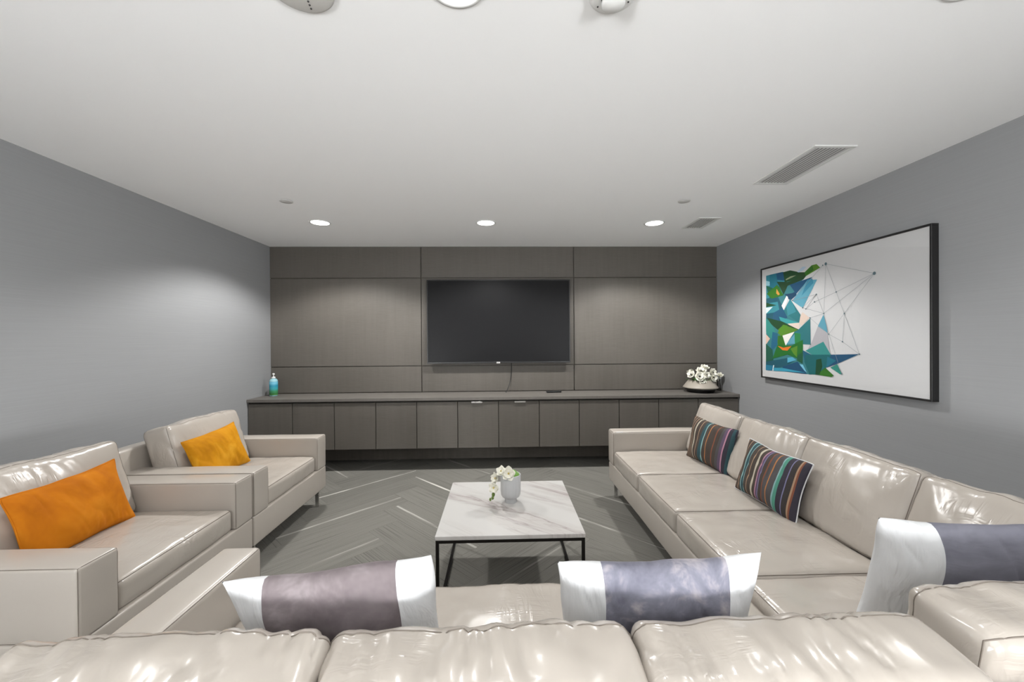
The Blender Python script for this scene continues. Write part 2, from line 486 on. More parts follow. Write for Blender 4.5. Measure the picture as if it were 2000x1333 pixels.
# carpet planks, 1 m x 25 cm, laid herringbone at 45 degrees to the walls
PL, PW = 1.0, 0.25
plank_me = None
streaks = []                                # pale yarn lines read off the photograph, as floor points
for a, b, w_ in (((640, 966), (818, 920), 1.0), ((810, 932), (877, 958), 1.0), ((545, 1052), (782, 971), 0.6), ((776, 989), (816, 1010), 0.6), ((631, 1096), (715, 1063), 0.4),
             ((1106, 950), (1169, 968), 0.7), ((1144, 1016), (1265, 1062), 0.8), ((994, 1130), (1102, 1067), 0.5), ((644, 916), (677, 930), 0.5), ((688, 920), (719, 915), 0.35), ((913, 911), (938, 920), 0.35)):
    streaks.append(((on_z(a[0], a[1], 0.0) + on_z(b[0], b[1], 0.0))/2, w_))
rnd = random.Random(5)
X0, Y0 = -1.50, -0.062
c45 = math.sqrt(0.5)
for j in range(-8, 9):
    for i in range(-36, 37):
        for kind in (0, 1):
            if kind == 0: u, v, ang = i*PW + j*PL + PL/2, i*PW - j*PL + PW/2, math.radians(45)
            else: u, v, ang = i*PW + j*PL + PL + PW/2, i*PW - j*PL + PW - PL/2, math.radians(-45)
            x, y = X0 + (u-v)*c45, Y0 + (u+v)*c45
            ex = 0.44
            if x < XL-ex or x > XR+ex or y < YF-ex or y > YB+ex: continue
            # clip against the walls, in plank space
            bm = bmesh.new(); g = 0.0006
            vs = [bm.verts.new(p) for p in ((-PL/2+g, -PW/2+g, 0), (PL/2-g, -PW/2+g, 0), (PL/2-g, PW/2-g, 0), (-PL/2+g, PW/2-g, 0))]
            bm.faces.new(vs)
            inside = True
            rot = Matrix.Rotation(-ang, 2)
            for px, py, nx, ny in ((XL, 0, 1, 0), (XR, 0, -1, 0), (0, YF, 0, 1), (0, YB+0.01, 0, -1)):
                pl = rot @ Vector((px-x, py-y)); nl = rot @ Vector((nx, ny))
                bmesh.ops.bisect_plane(bm, geom=bm.verts[:]+bm.edges[:]+bm.faces[:], plane_co=(pl.x, pl.y, 0), plane_no=(-nl.x, -nl.y, 0), clear_outer=True)
            if not bm.faces or sum(f.calc_area() for f in bm.faces) < 0.004: bm.free(); continue
            whole = abs(sum(f.calc_area() for f in bm.faces) - (PL-2*g)*(PW-2*g)) < 1e-4
            if whole and plank_me is not None:
                bm.free(); o = bpy.data.objects.new('carpet_plank', plank_me); C.objects.link(o); o.parent = fl
            else:
                r = bmesh.ops.extrude_face_region(bm, geom=bm.faces[:])
                bmesh.ops.translate(bm, vec=(0, 0, -0.006), verts=[e for e in r['geom'] if isinstance(e, bmesh.types.BMVert)])
                bmesh.ops.recalc_face_normals(bm, faces=bm.faces)
                o = link('carpet_plank', bm, M['carpet'], fl, smooth=False)
                if whole: plank_me = o.data
            o.location = (x, y, 0); o.rotation_euler = (0, 0, ang)
            st, pos = (rnd.choice([0, 0, 0, 0.25, 0.5]), rnd.uniform(0.1, 0.9))
            if y > 2.2 and abs(x) < 2: st = 0
            for q, w_ in streaks:
                l = rot @ Vector((q.x-x, q.y-y))
                if abs(l.x) < PL/2 and abs(l.y) < PW/2: st, pos = w_, l.y/0.25+0.5
            o.color = (st, pos, rnd.random(), 1)

struct(link('ceiling', box(XL-0.1, XR+0.1, YF-0.1, YB+0.12, ZC, ZC+0.12), M['ceiling'], smooth=False))
WY0, WY1, WZ0, WZ1 = YF+0.2, -2.0, 0.05, 0.85      # unseen low strip windows, added in both side walls behind the camera for fill
def side_wall(name, x0, x1):
    bm = box(x0, x1, WY1, YB+0.12, -0.006, ZC); box(x0, x1, YF-0.1, WY0, -0.006, ZC, bm=bm)
    box(x0, x1, WY0, WY1, -0.006, WZ0, bm=bm); box(x0, x1, WY0, WY1, WZ1, ZC, bm=bm)
    struct(link(name, bm, M['wall'], smooth=False))
side_wall('wall_left', XL-0.1, XL)
side_wall('wall_right', XR, XR+0.1)
def m_pane():
    k = NT('window_glass'); t = k.n('ShaderNodeBsdfTransparent'); g_ = k.n('ShaderNodeBsdfGlossy'); g_.inputs['Roughness'].default_value = 0.02
    mx = k.n('ShaderNodeMixShader'); mx.inputs[0].default_value = 0.05
    k.l(t.outputs[0], mx.inputs[1]); k.l(g_.outputs[0], mx.inputs[2]); k.l(mx.outputs[0], k.out.inputs[0]); return k.m
M['pane'] = m_pane()
for n_, (x0, x1) in enumerate(((XL-0.1, XL), (XR, XR+0.1)), 1):
    xm = (x0+x1)/2; bm = bmesh.new(); f = 0.05
    for y in (WY0, (WY0+WY1)/2-f/2, WY1-f): box(xm-0.025, xm+0.025, y, y+f, WZ0, WZ1, bm=bm)
    for z in (WZ0, WZ1-f): box(xm-0.025, xm+0.025, WY0, WY1, z, z+f, bm=bm)
    wn = struct(link('window_%d' % n_, bm, M['trim_white'], smooth=False))
    for a, b in ((WY0+f, (WY0+WY1)/2-f/2), ((WY0+WY1)/2+f/2, WY1-f)):
        link('pane', box(xm-0.003, xm+0.003, a-0.005, b+0.005, WZ0+f-0.005, WZ1-f+0.005), M['pane'], wn, smooth=False)
    pl = bpy.data.lights.new('window_portal', 'AREA'); pl.shape = 'RECTANGLE'; pl.size = WY1-WY0; pl.size_y = WZ1-WZ0; pl.cycles.is_portal = True  # guides sampling of the fill at the added window, emits nothing itself
    po_ = bpy.data.objects.new('window_portal', pl); C.objects.link(po_); po_.location = (x0-0.02 if n_ == 1 else x1+0.02, (WY0+WY1)/2, (WZ0+WZ1)/2)
    po_.rotation_euler = (math.radians(90), 0, math.radians(-90 if n_ == 1 else 90))
struct(link('wall_front', box(XL, XR, YF-0.1, YF, -0.006, ZC), M['wall'], smooth=False))
wb = struct(link('wall_back', box(XL, XR, YB+0.016, YB+0.12, -0.006, ZC), M['wood_dark'], smooth=False))
g = 0.005
cols = [XL+0.001, -0.92, 0.872, XR-0.001]
rows = [0.792, 1.094, 2.122, ZC-0.002]
for i in range(3):
    for j in range(3):
        x0, x1, z0, z1 = cols[i]+g*(i > 0), cols[i+1]-g*(i < 2), rows[j]+g*(j > 0), rows[j+1]-g*(j < 2)
        link('wood_panel', box(-(x1-x0)/2, (x1-x0)/2, -0.008, 0.009, -(z1-z0)/2, (z1-z0)/2, 0.0012, 1), M['wood'], wb, ((x0+x1)/2, YB+0.008, (z0+z1)/2), smooth=False)

# ------------------------------------------------------------------ floating media cabinet and its worktop
CT, CF = 0.785, 4.25                         # worktop height and front edge
cab = thing('media_cabinet', 'long floating grey oak cabinet with twelve flat doors', 'cabinet', (0, 4.48, 0.25))
z0, z1 = 0.243, 0.735
link('body', box(XL+0.002, XR-0.002, CF+0.036, YB-0.001, z0+0.002, CT-0.032, 0.001, 1), M['gap'], cab, rel(cab, (0, 0, 0)), smooth=False)
edges = [XL+0.004] + [on_y(x, 830, CF+0.016).x for x in (571, 653, 734, 814, 894, 974, 1053.5, 1131.5, 1209.5, 1287, 1364)] + [XR-0.004]
for i in range(12):
    a, b = edges[i]+0.0035, edges[i+1]-0.0035
    d = link('door', boxc(b-a, 0.02, z1-z0, 0.0015, 1), M['wood'], cab, rel(cab, ((a+b)/2, CF+0.026, (z0+z1)/2)), smooth=False)
    if i in (5, 6):
        bm = boxc(0.12, 0.022, 0.004, 0.001, 1); box(-0.06, 0.06, -0.012, -0.008, -0.014, 0.002, 0.001, 1, bm)
        link('pull_handle', bm, M['chrome'], d, ((-0.06 if i == 5 else 0.06)*0.2, -0.012, (z1-z0)/2+0.001), smooth=False, label='small chrome edge pull')
tag(link('worktop', boxc(XR-XL-0.003, YB-CF, 0.032, 0.002, 2), M['wood_top'], None, ((XL+XR)/2, (YB+CF)/2, CT-0.016), smooth=False), 'long grey laminate worktop on the floating cabinet', 'worktop')

# ------------------------------------------------------------------ television, cable, remote, bottle
TVY = 4.622
a, b = on_y(833, 547, TVY), on_y(1114, 708.5, TVY)
tx0, tx1, tz0, tz1 = a.x, b.x, b.z, a.z
tv = thing('television', 'large flat black television mounted on the wood panelled wall', 'television', ((tx0+tx1)/2, 4.66, tz0))
tw, th = tx1-tx0, tz1-tz0
bm = bmesh.new()
fw = 0.012
box(-tw/2, tw/2, 0, 0.03, 0, fw*1.4, 0.002, 2, bm); box(-tw/2, tw/2, 0, 0.03, th-fw, th, 0.002, 2, bm)
box(-tw/2, -tw/2+fw, 0, 0.03, fw, th-fw, 0.002, 2, bm); box(tw/2-fw, tw/2, 0, 0.03, fw, th-fw, 0.002, 2, bm)
link('bezel', bm, plain('tv_bezel', srgb(46, 46, 46), 0.3, 0.5), tv, rel(tv, ((tx0+tx1)/2, TVY-0.002, tz0)), smooth=False)
link('screen', box(-tw/2+fw*0.9, tw/2-fw*0.9, 0.004, 0.012, fw, th-fw*0.9), M['screen'], tv, rel(tv, ((tx0+tx1)/2, TVY, tz0)), smooth=False)
link('back_shell', box(-tw/2+0.02, tw/2-0.02, 0.013, 0.055, 0.03, th-0.03, 0.006, 2), M['black'], tv, rel(tv, ((tx0+tx1)/2, TVY, tz0)), smooth=False)
link('wall_mount', box(-0.3, 0.3, 0.05, YB-TVY+0.001, 0.3, 0.7, 0.003, 1), M['black'], tv, rel(tv, ((tx0+tx1)/2, TVY, tz0)), smooth=False)
link('badge', box(-0.022, 0.022, -0.006, 0, -0.004, 0.014, 0.002, 2), M['chrome'], tv, rel(tv, ((tx0+tx1)/2-0.01, TVY, tz0)), smooth=False, label='small silver badge under the screen')
p0, p1, p2, p3 = on_y(999, 706, 4.68), on_y(999, 735, 4.685), on_y(997, 752, 4.68), Vector((on_y(988, 768, 4.60).x, 4.58, CT+0.005))
pts = []
for i in range(25):
    t = i/24; u = 1-t
    pts.append(p0*u**3 + p1*3*u*u*t + p2*3*u*t*t*1.0 + p3*t**3)
cb = tube(bmesh.new(), pts, 0.004, 8)
tag(link('power_cable', cb, M['black']), 'thin dark cable hanging from the television to the worktop', 'cable')
pr = on_z(1078, 763.5, CT)
rc = thing('remote_control', 'black remote control lying on the worktop below the television', 'remote control', (pr.x, 4.55, CT), (0, 0, math.radians(8)))
link('body', box(-0.085, 0.085, -0.022, 0.022, -0.0005, 0.02, 0.006, 3), M['black'], rc)
bm = bmesh.new()
for i in range(7):
    for j in (-0.01, 0.003): box(-0.07+i*0.02, -0.058+i*0.02, j, j+0.008, 0.0195, 0.022, 0.001, 1, bm)
link('buttons', bm, M['dark_slot'], rc, smooth=False)

pb = on_z(532.5, 770, CT)
hs = thing('sanitizer_bottle', 'blue and green pump bottle at the end of the worktop', 'bottle', (XL+0.125, 4.53, CT))
link('bottle_body', lathe([(0, -0.0005), (0.036, -0.0005), (0.041, 0.005), (0.042, 0.012), (0.042, 0.165), (0.040, 0.178), (0.030, 0.190), (0.016, 0.196), (0.014, 0.200), (0, 0.2)], 32), plain('clear_blue_plastic', srgb(150, 196, 205), 0.15), hs)
link('label', lathe([(0.0424, 0.0), (0.0432, 0.001), (0.0432, 0.149), (0.0424, 0.15)], 32), M['label'], hs, (0, 0, 0.012))
link('pump', lathe([(0, 0.196), (0.02, 0.196), (0.02, 0.212), (0.008, 0.215), (0.005, 0.217), (0.005, 0.236), (0.012, 0.237), (0.013, 0.247), (0.008, 0.252), (0, 0.253)], 20), M['white_plastic'], hs)
bm = tube(bmesh.new(), [(0, 0, 0.244), (0.012, -0.02, 0.246), (0.018, -0.034, 0.24)], 0.005, 8)
link('nozzle', bm, M['white_plastic'], hs)

# ------------------------------------------------------------------ flowers
def petal(bm, base, d, up, L, Wd, curl, n=5):
    """one curved petal from base along d"""
    d = Vector(d).normalized(); s = d.cross(Vector(up)).normalized(); nn = s.cross(d).normalized()
    rows_ = []
    for i in range(n+1):
        t = i/n; wv = Wd*math.sin(math.pi*min(1, 0.12+0.86*t))**0.7*0.5
        c = Vector(base) + d*(L*t) + nn*(curl*t*t)
        rows_.append([bm.verts.new(c + s*wv*k + nn*(-abs(k)*0.18*wv + 0.12*wv)) for k in (-1, -0.5, 0, 0.5, 1)])
    for A, B in zip(rows_, rows_[1:]):
        for k in range(4): bm.faces.new((A[k], A[k+1], B[k+1], B[k]))

def flower(parent, pos, face, R, np_=6, cup=0.5, centre='stamen', seed=0):
    r = random.Random(seed); f = Vector(face).normalized(); a = f.orthogonal().normalized(); b = f.cross(a)
    bm = bmesh.new()
    for ring in (0, 1):
        for i in range(np_):
            t = 2*math.pi*(i + 0.5*ring)/np_ + r.uniform(-.15, .15)
            d = (a*math.cos(t)+b*math.sin(t))*(1.0-0.25*ring) + f*(cup*(0.5+0.6*ring))
            petal(bm, f*(0.002*ring), d, f, R*r.uniform(0.9, 1.05)*(1-0.2*ring), R*0.95, R*0.25)
    fo = link('flower', bm, M['petal'], parent, pos)
    c = bmesh.new(); bmesh.ops.create_uvsphere(c, u_segments=10, v_segments=6, radius=R*(0.2 if centre == 'stamen' else 0.13))
    link('flower_centre', c, M[centre], fo, tuple(f*R*0.22))
    return fo

fb = thing('flower_bowl', 'white flowers in a wide sloping taupe bowl with black base', 'flower bowl', (2.275, 4.48, CT))
link('base', lathe([(0, -0.0005), (0.140, -0.0005), (0.146, 0.004), (0.146, 0.018), (0.160, 0.030), (0.172, 0.046), (0, 0.046)], 48), M['black_glaze'], fb)
link('bowl', lathe([(0.170, 0.044), (0.185, 0.051), (0.187, 0.056), (0.178, 0.066), (0.124, 0.138), (0.120, 0.139), (0.116, 0.134), (0.13, 0.11), (0, 0.105)], 48), M['taupe'], fb)
bm = bmesh.new()
r = random.Random(3)
for i in range(22):
    t = r.uniform(0, 2*math.pi); q = r.uniform(0.03, 0.1)
    petal(bm, (q*math.cos(t), q*math.sin(t), 0.118), (math.cos(t)*1.2, math.sin(t)*1.2, r.uniform(0.2, 1.0)), (0, 0, 1), r.uniform(0.05, 0.08), 0.03, -0.01)
link('leaves', bm, M['leaf'], fb)
bm = bmesh.new()
FL = [(-0.045, -0.085, 0.150, (-.2, -1, .5), .050), (-0.085, -0.02, 0.165, (-.7, -.5, .6), .042), (-0.01, -0.03, 0.195, (-.1, -.6, .9), .052), (0.035, 0.0, 0.225, (.1, -.4, 1), .046),
      (0.075, -0.05, 0.185, (.4, -.9, .4), .046), (0.065, -0.09, 0.145, (.3, -1, .1), .040), (0.02, -0.075, 0.165, (0, -1, .4), .034), (-0.06, 0.05, 0.18, (-.4, .4, .8), .045), (0.05, 0.06, 0.19, (.3, .5, .8), .045), (-0.03, -0.10, 0.115, (-.1, -1, .0), .038)]
for i, (x, y, z, f, R) in enumerate(FL):
    x, y, z, R = x*1.35, y*1.15, z*1.15+0.005, R*1.3
    flower(fb, (x, y, z), f, R, 6, 0.45, 'stamen', i)
    tube(bm, [(x*0.5, y*0.5, 0.108), (x*0.8, y*0.8, z*0.7), (x, y, z)], 0.0025, 6)
link('stems', bm, M['stem'], fb)

vs_ = thing('bud_vase', 'slim dark vase with one white bloom beside the flower bowl', 'vase', (2.54, 4.575, CT))
link('vase_body', lathe([(0, -0.0005), (0.024, -0.0005), (0.026, 0.004), (0.022, 0.05), (0.016, 0.10), (0.018, 0.13), (0.014, 0.131), (0.013, 0.1), (0, 0.09)], 24), plain('dark_smoked_metal', srgb(70, 68, 66), 0.2, 0.8), vs_)
link('stem', tube(bmesh.new(), [(0, 0, 0.09), (0.003, -0.004, 0.13), (0.0, -0.014, 0.168)], 0.003, 6), M['stem'], vs_)
flower(vs_, (0.0, -0.016, 0.168), (-0.1, -0.6, 0.8), 0.046, 6, 0.9, 'yellow', 40)

# ------------------------------------------------------------------ framed picture on the right wall
FD = 0.045
PX = XR - FD
tl, trc, br, bl = on_x(1485.2, 526, PX), on_x(1819, 436, PX), on_x(1820.6, 782.7, PX), on_x(1486, 739.5, PX)
py0, py1 = (trc.y+br.y)/2, (tl.y+bl.y)/2
pz1, pz0 = (tl.z+trc.z)/2, (bl.z+br.z)/2
pic = thing('framed_artwork', 'wide abstract print of green and teal shards in black frame', 'picture', (XR, (py0+py1)/2, pz0))
fwid = 0.013
def pbox(name, y0, y1, z0, z1, mat):
    return link(name, box(-FD/2, FD/2, -(y1-y0)/2, (y1-y0)/2, -(z1-z0)/2, (z1-z0)/2, 0.0015, 1), mat, pic, rel(pic, (XR-FD/2+0.0005, (y0+y1)/2, (z0+z1)/2)), smooth=False)
pbox('frame_bar', py0, py1, pz1-fwid, pz1, M['frame_black']); pbox('frame_bar', py0, py1, pz0, pz0+fwid, M['frame_black'])
pbox('frame_bar', py0, py0+fwid, pz0+fwid, pz1-fwid, M['frame_black']); pbox('frame_bar', py1-fwid, py1, pz0+fwid, pz1-fwid, M['frame_black'])
SX = PX + 0.008                              # plane of the print
link('print_sheet', box(0, XR-SX-0.002, py0+0.006, py1-0.006, pz0+0.006, pz1-0.006), M['mat'], pic, rel(pic, (SX, 0, 0)), smooth=False)

ART = []                                     # (colour, polygon in crop pixels), painted in order
def zz(x, y): return (1480 + x/5.125, 500 + y/5.125)
T1, T2, T3 = (30, 88, 104), (42, 116, 122), (58, 136, 148)
G1, G2, G3 = (28, 72, 40), (52, 112, 34), (88, 136, 40)
B1, B2, B3 = (26, 78, 112), (92, 158, 178), (146, 194, 206)
poly = lambda c, *p: ART.append((c, p))
poly((58, 124, 130), (84, 200), (84, 1145), (260, 1158), (480, 1185), (640, 1195), (560, 1000), (450, 945), (455, 840), (430, 780), (365, 780), (410, 738), (300, 680), (420, 670), (255, 560), (240, 500), (290, 400), (330, 450), (440, 250), (460, 235), (250, 160))
poly((52, 128, 142), (84, 200), (250, 160), (290, 250), (240, 330), (180, 400), (84, 430))
poly(T1, (84, 430), (200, 400), (260, 540), (240, 660), (84, 640))
poly(B3, (84, 250), (130, 262), (118, 300), (84, 300))
poly((36, 112, 130), (120, 190), (185, 175), (210, 300), (120, 330))
poly(B1, (185, 175), (255, 163), (270, 250), (195, 240))
poly(T3, (84, 480), (200, 460), (220, 560), (84, 580))
poly((210, 226, 226), (84, 520), (150, 512), (84, 580))
poly(G1, (84, 470), (190, 495), (84, 515))
poly((30, 96, 70), (84, 300), (170, 330), (215, 300), (250, 400), (120, 425))
poly(G2, (90, 380), (195, 290), (260, 395), (140, 430))
poly((206, 146, 70), (190, 330), (222, 385), (205, 395), (185, 375))
poly(G1, (255, 165), (325, 145), (400, 160), (450, 190), (390, 240), (270, 265))
poly((140, 150, 120), (280, 235), (330, 205), (385, 195), (350, 215), (285, 245))
poly((176, 196, 214), (395, 160), (450, 108), (490, 110), (450, 150), (410, 168))
poly(G3, (540, 95), (590, 82), (626, 118), (480, 205), (470, 165))
poly((34, 70, 36), (410, 165), (470, 165), (530, 110), (490, 195), (460, 235), (390, 255))
poly(G2, (470, 170), (545, 92), (560, 140), (480, 205))
poly((30, 66, 38), (190, 260), (300, 262), (470, 215), (440, 245), (300, 300), (260, 390), (215, 300))
poly(B1, (320, 290), (440, 250), (550, 210), (455, 300), (330, 450), (300, 400), (370, 360))
poly((24, 66, 96), (270, 385), (370, 370), (395, 390), (325, 450))
poly(B2, (345, 450), (500, 240), (595, 238), (455, 520), (430, 510))
poly((58, 134, 160), (500, 240), (545, 225), (560, 270), (440, 400))
poly((238, 236, 228), (240, 500), (290, 400), (305, 415), (262, 545))
poly(T2, (255, 560), (325, 430), (350, 470), (440, 605), (415, 672))
poly(T3, (290, 500), (325, 430), (350, 470), (385, 560), (300, 600))
poly((32, 88, 118), (160, 570), (250, 520), (300, 620), (210, 660), (150, 640))
poly((60, 156, 158), (215, 610), (420, 670), (300, 680), (230, 650))
poly((226, 208, 196), (300, 680), (420, 670), (420, 735), (340, 715))
poly((218, 198, 184), (430, 600), (450, 565), (520, 620), (440, 700), (415, 680))
poly(G1, (95, 620), (250, 660), (410, 738), (350, 770), (200, 740), (140, 690))
poly((52, 140, 130), (84, 620), (150, 700), (190, 800), (130, 830), (84, 760))
poly((222, 190, 172), (84, 785), (125, 830), (84, 890))
poly(G3, (200, 770), (255, 690), (405, 740), (360, 765), (240, 810))
poly((84, 140, 34), (205, 740), (260, 690), (300, 700), (245, 800))
poly((32, 100, 130), (150, 760), (200, 780), (195, 900), (130, 960))
poly((30, 90, 70), (84, 880), (150, 940), (160, 1060), (84, 1130))
poly(T2, (365, 780), (528, 625), (532, 890), (430, 885), (340, 880))
poly(B2, (285, 885), (370, 785), (380, 880))
poly((40, 128, 70), (370, 770), (430, 780), (430, 860), (375, 890))
poly((234, 232, 226), (250, 800), (370, 760), (290, 885), (280, 915))
poly(G2, (205, 800), (250, 800), (285, 910), (240, 920), (200, 880))
poly((30, 108, 40), (150, 1030), (200, 890), (340, 900), (455, 840), (455, 1000), (400, 1030), (300, 990))
poly(G3, (330, 930), (400, 900), (395, 1015), (360, 980))
poly((222, 118, 40), (200, 900), (260, 920), (340, 905), (300, 950), (250, 945))
poly((28, 90, 62), (400, 1000), (455, 960), (450, 1080), (395, 1050))
poly((176, 174, 178), (545, 860), (605, 705), (700, 765), (715, 900), (735, 990), (640, 990), (500, 945))
poly(B2, (605, 705), (660, 590), (690, 700), (703, 775))
poly((52, 140, 136), (480, 950), (660, 860), (735, 990), (560, 1000))
poly((28, 92, 120), (450, 945), (560, 1000), (560, 1080), (470, 1050))
poly(T1, (84, 1060), (320, 1020), (390, 1040), (260, 1110), (84, 1140))
poly((88, 170, 198), (300, 1020), (350, 1015), (390, 1045), (300, 1070))
poly(B1, (250, 1110), (400, 1060), (480, 1150), (490, 1185), (260, 1155))
poly((120, 192, 216), (420, 1085), (455, 1090), (495, 1170), (470, 1150))
poly((22, 100, 104), (480, 990), (740, 990), (690, 1115), (640, 1180), (520, 1190), (470, 1060))
poly(B1, (735, 990), (1020, 985), (780, 1090), (690, 1120))
poly((28, 110, 130), (700, 1010), (790, 1050), (690, 1120))
poly((20, 70, 44), (590, 1040), (640, 1030), (650, 1110), (620, 1195), (580, 1190))
poly(G2, (630, 1160), (680, 1120), (765, 1200), (740, 1215), (620, 1195))
poly((48, 134, 120), (730, 1120), (800, 1085), (845, 1185), (830, 1188))
poly((36, 120, 150), (84, 1090), (160, 1100), (150, 1150), (84, 1145))
poly((226, 236, 236), (150, 1150), (158, 1095), (168, 1095), (160, 1152))
poly((60, 150, 176), (160, 1120), (260, 1125), (480, 1170), (160, 1152))
NODES = {'a': (685, 80), 'b': (1172, 175), 'c': (590, 385), 'd': (665, 577), 'e': (870, 578), 'f': (715, 785), 'g': (852, 860), 'h': (1022, 985), 'i': (845, 1182), 'j': (452, 520), 'k': (485, 532), 'l': (790, 362), 'm': (527, 622), 'n': (532, 888), 'o': (655, 95), 'p': (350, 448), 'q': (572, 462)}
LINES = ['ab', 'ad', 'ae', 'bd', 'be', 'ef', 'eh', 'fg', 'gh', 'fi', 'cj', 'cd', 'ck', 'jd', 'md', 'cp', 'fm', 'bl', 'eg', 'df', 'ck', 'kq', 'lq', 'op']
def art_point(x, y, k):
    p = on_x(*zz(x, y), SX); return Vector((-0.0004 - 0.00005*k, p.y - 0, p.z))
bm = bmesh.new(); mats = []
midx = {}
for k, (c, pts_) in enumerate(ART):
    if c not in midx:
        midx[c] = len(mats); mats.append(plain('print_ink', srgb(*c), 0.65, 0, 0.2))
    f = bm.faces.new([bm.verts.new(art_point(x, y, k)) for x, y in pts_]); f.material_index = midx[c]
link('printed_shards', bm, mats, pic, rel(pic, (SX, 0, 0)), smooth=False, label='overlapping teal, blue and green printed shards')
bm = bmesh.new()
K = len(ART) + 2
for s_ in LINES:
    a, b = art_point(*NODES[s_[0]], K), art_point(*NODES[s_[1]], K)
    d = (b-a).normalized(); n_ = Vector((0, -d.z, d.y))*(0.0012)
    bm.faces.new([bm.verts.new(v) for v in (a+n_, b+n_, b-n_, a-n_)])
link('printed_lines', bm, plain('print_line', srgb(146, 152, 155), 0.7, 0, 0.2), pic, rel(pic, (SX, 0, 0)), smooth=False)
bm = bmesh.new()
for k_, (x, y) in NODES.items():
    c = art_point(x, y, K+2); R = 0.012 if k_ in 'ab' else 0.006
    bm.faces.new([bm.verts.new(c + Vector((0, R*math.cos(t*math.pi/5), R*math.sin(t*math.pi/5)))) for t in range(10)])
link('printed_dots', bm, plain('print_dot', srgb(92, 112, 118), 0.7, 0, 0.2), pic, rel(pic, (SX, 0, 0)), smooth=False)['kind'] = 'stuff'

link('glass_pane', box(-0.0015, 0.0015, py0+0.01, py1-0.01, pz0+0.01, pz1-0.01), M['pane'], pic, rel(pic, (PX+0.003, 0, 0)), smooth=False)

# ------------------------------------------------------------------ coffee table and orchid
TZ = 0.42
tcx, tcy, tsz = 0.045, 2.368, 0.755
tb = thing('coffee_table', 'square white marble coffee table on a thin dark metal frame', 'table', (tcx, tcy, 0))
link('tabletop', boxc(tsz, tsz, 0.022, 0.003, 2), M['marble'], tb, (0, 0, TZ-0.011), smooth=False)
hb = tsz/2 - 0.011; bw = 0.016
ztop = TZ - 0.022 - bw/2
for sx in (-1, 1):
    for sy in (-1, 1):
        link('leg', boxc(bw, bw, ztop+bw/2+0.001, 0.001, 1), M['bar'], tb, (sx*hb, sy*hb, (ztop+bw/2)/2), smooth=False)
    link('side_rail', boxc(bw, 2*hb-bw+0.002, bw, 0.001, 1), M['bar'], tb, (sx*hb, 0, ztop), smooth=False)
    link('floor_rail', boxc(bw, 2*hb-bw+0.002, bw, 0.001, 1), M['bar'], tb, (sx*hb, 0, bw/2), smooth=False)
    link('end_rail', boxc(2*hb-bw+0.002, bw, bw, 0.001, 1), M['bar'], tb, (0, sx*hb, ztop), smooth=False)

po = on_z(998, 986, TZ)
orc = thing('potted_orchid', 'small white orchid drooping from a ribbed white ceramic pot', 'plant', (po.x, po.y+0.045, TZ))
prof = [(0, -0.0005), (0.036, -0.0005), (0.037, 0.003), (0.036, 0.022), (0.040, 0.028), (0.052, 0.034), (0.058, 0.046), (0.060, 0.07), (0.0605, 0.165), (0.058, 0.167), (0.055, 0.164), (0.054, 0.14), (0, 0.138)]
pb_ = lathe(prof, 72)
for v in pb_.verts:
    rr = math.hypot(v.co.x, v.co.y)
    if rr > 0.045 and 0.05 < v.co.z < 0.16:
        t = math.atan2(v.co.y, v.co.x); s_ = 1 + 0.022*math.sin(t*18)
        v.co.x *= s_; v.co.y *= s_
link('pot', pb_, M['ceramic'], orc)
bm = bmesh.new(); bmesh.ops.create_icosphere(bm, subdivisions=4, radius=0.053)
for v in bm.verts:
    v.co.z = v.co.z*0.62 + 0.155; v.co += v.co.normalized()*noise.noise(v.co*70)*0.006
link('moss', bm, M['moss'], orc)
sp = [Vector(p) for p in ((0.02, 0.0, 0.15), (0.0, -0.01, 0.195), (-0.04, -0.022, 0.205), (-0.075, -0.03, 0.18), (-0.092, -0.034, 0.13), (-0.098, -0.036, 0.08), (-0.112, -0.04, 0.035))]
def cr(P, n=8):
    out = []
    Q = [P[0]*2-P[1]] + P + [P[-1]*2-P[-2]]
    for i in range(1, len(Q)-2):
        for k in range(n):
            t = k/n; a, b, c, d = Q[i-1:i+3]
            out.append(0.5*((2*b)+(c-a)*t+(2*a-5*b+4*c-d)*t*t+(3*b-a-3*c+d)*t**3))
    return out + [P[-1]]
link('stem', tube(bmesh.new(), cr(sp), 0.003, 8), M['stem'], orc)
for i, (p, f, R) in enumerate([((-0.012, -0.04, 0.182), (-.1, -1, .35), .046), ((-0.055, -0.03, 0.192), (-.4, -.8, .7), .036), ((-0.088, -0.036, 0.155), (-.8, -.7, .2), .036), ((-0.1, -0.04, 0.1), (-.3, -1, .1), .036)]):
    flower(orc, p, f, R, 5, 0.35, 'yellow', 60+i)
for i, (p, R) in enumerate([((-0.104, -0.038, 0.058), .010), ((-0.108, -0.042, 0.04), .008), ((-0.122, -0.04, 0.03), .007)]):
    bm = bmesh.new(); bmesh.ops.create_uvsphere(bm, u_segments=10, v_segments=7, radius=R); bmesh.ops.scale(bm, vec=(1, 1, 1.4), verts=bm.verts)
    link('bud', bm, M['stem'], orc, p)

# ------------------------------------------------------------------ seating
def leg_at(root, x, y, h=0.16):
    bm = boxc(0.032, 0.012, h, 0.001, 1)
    for v in bm.verts:
        if v.co.z < 0: v.co.x *= 0.8
    link('leg', bm, M['chrome'], root, rel(root, (x, y, h/2)), smooth=False, label='slim chrome leg')

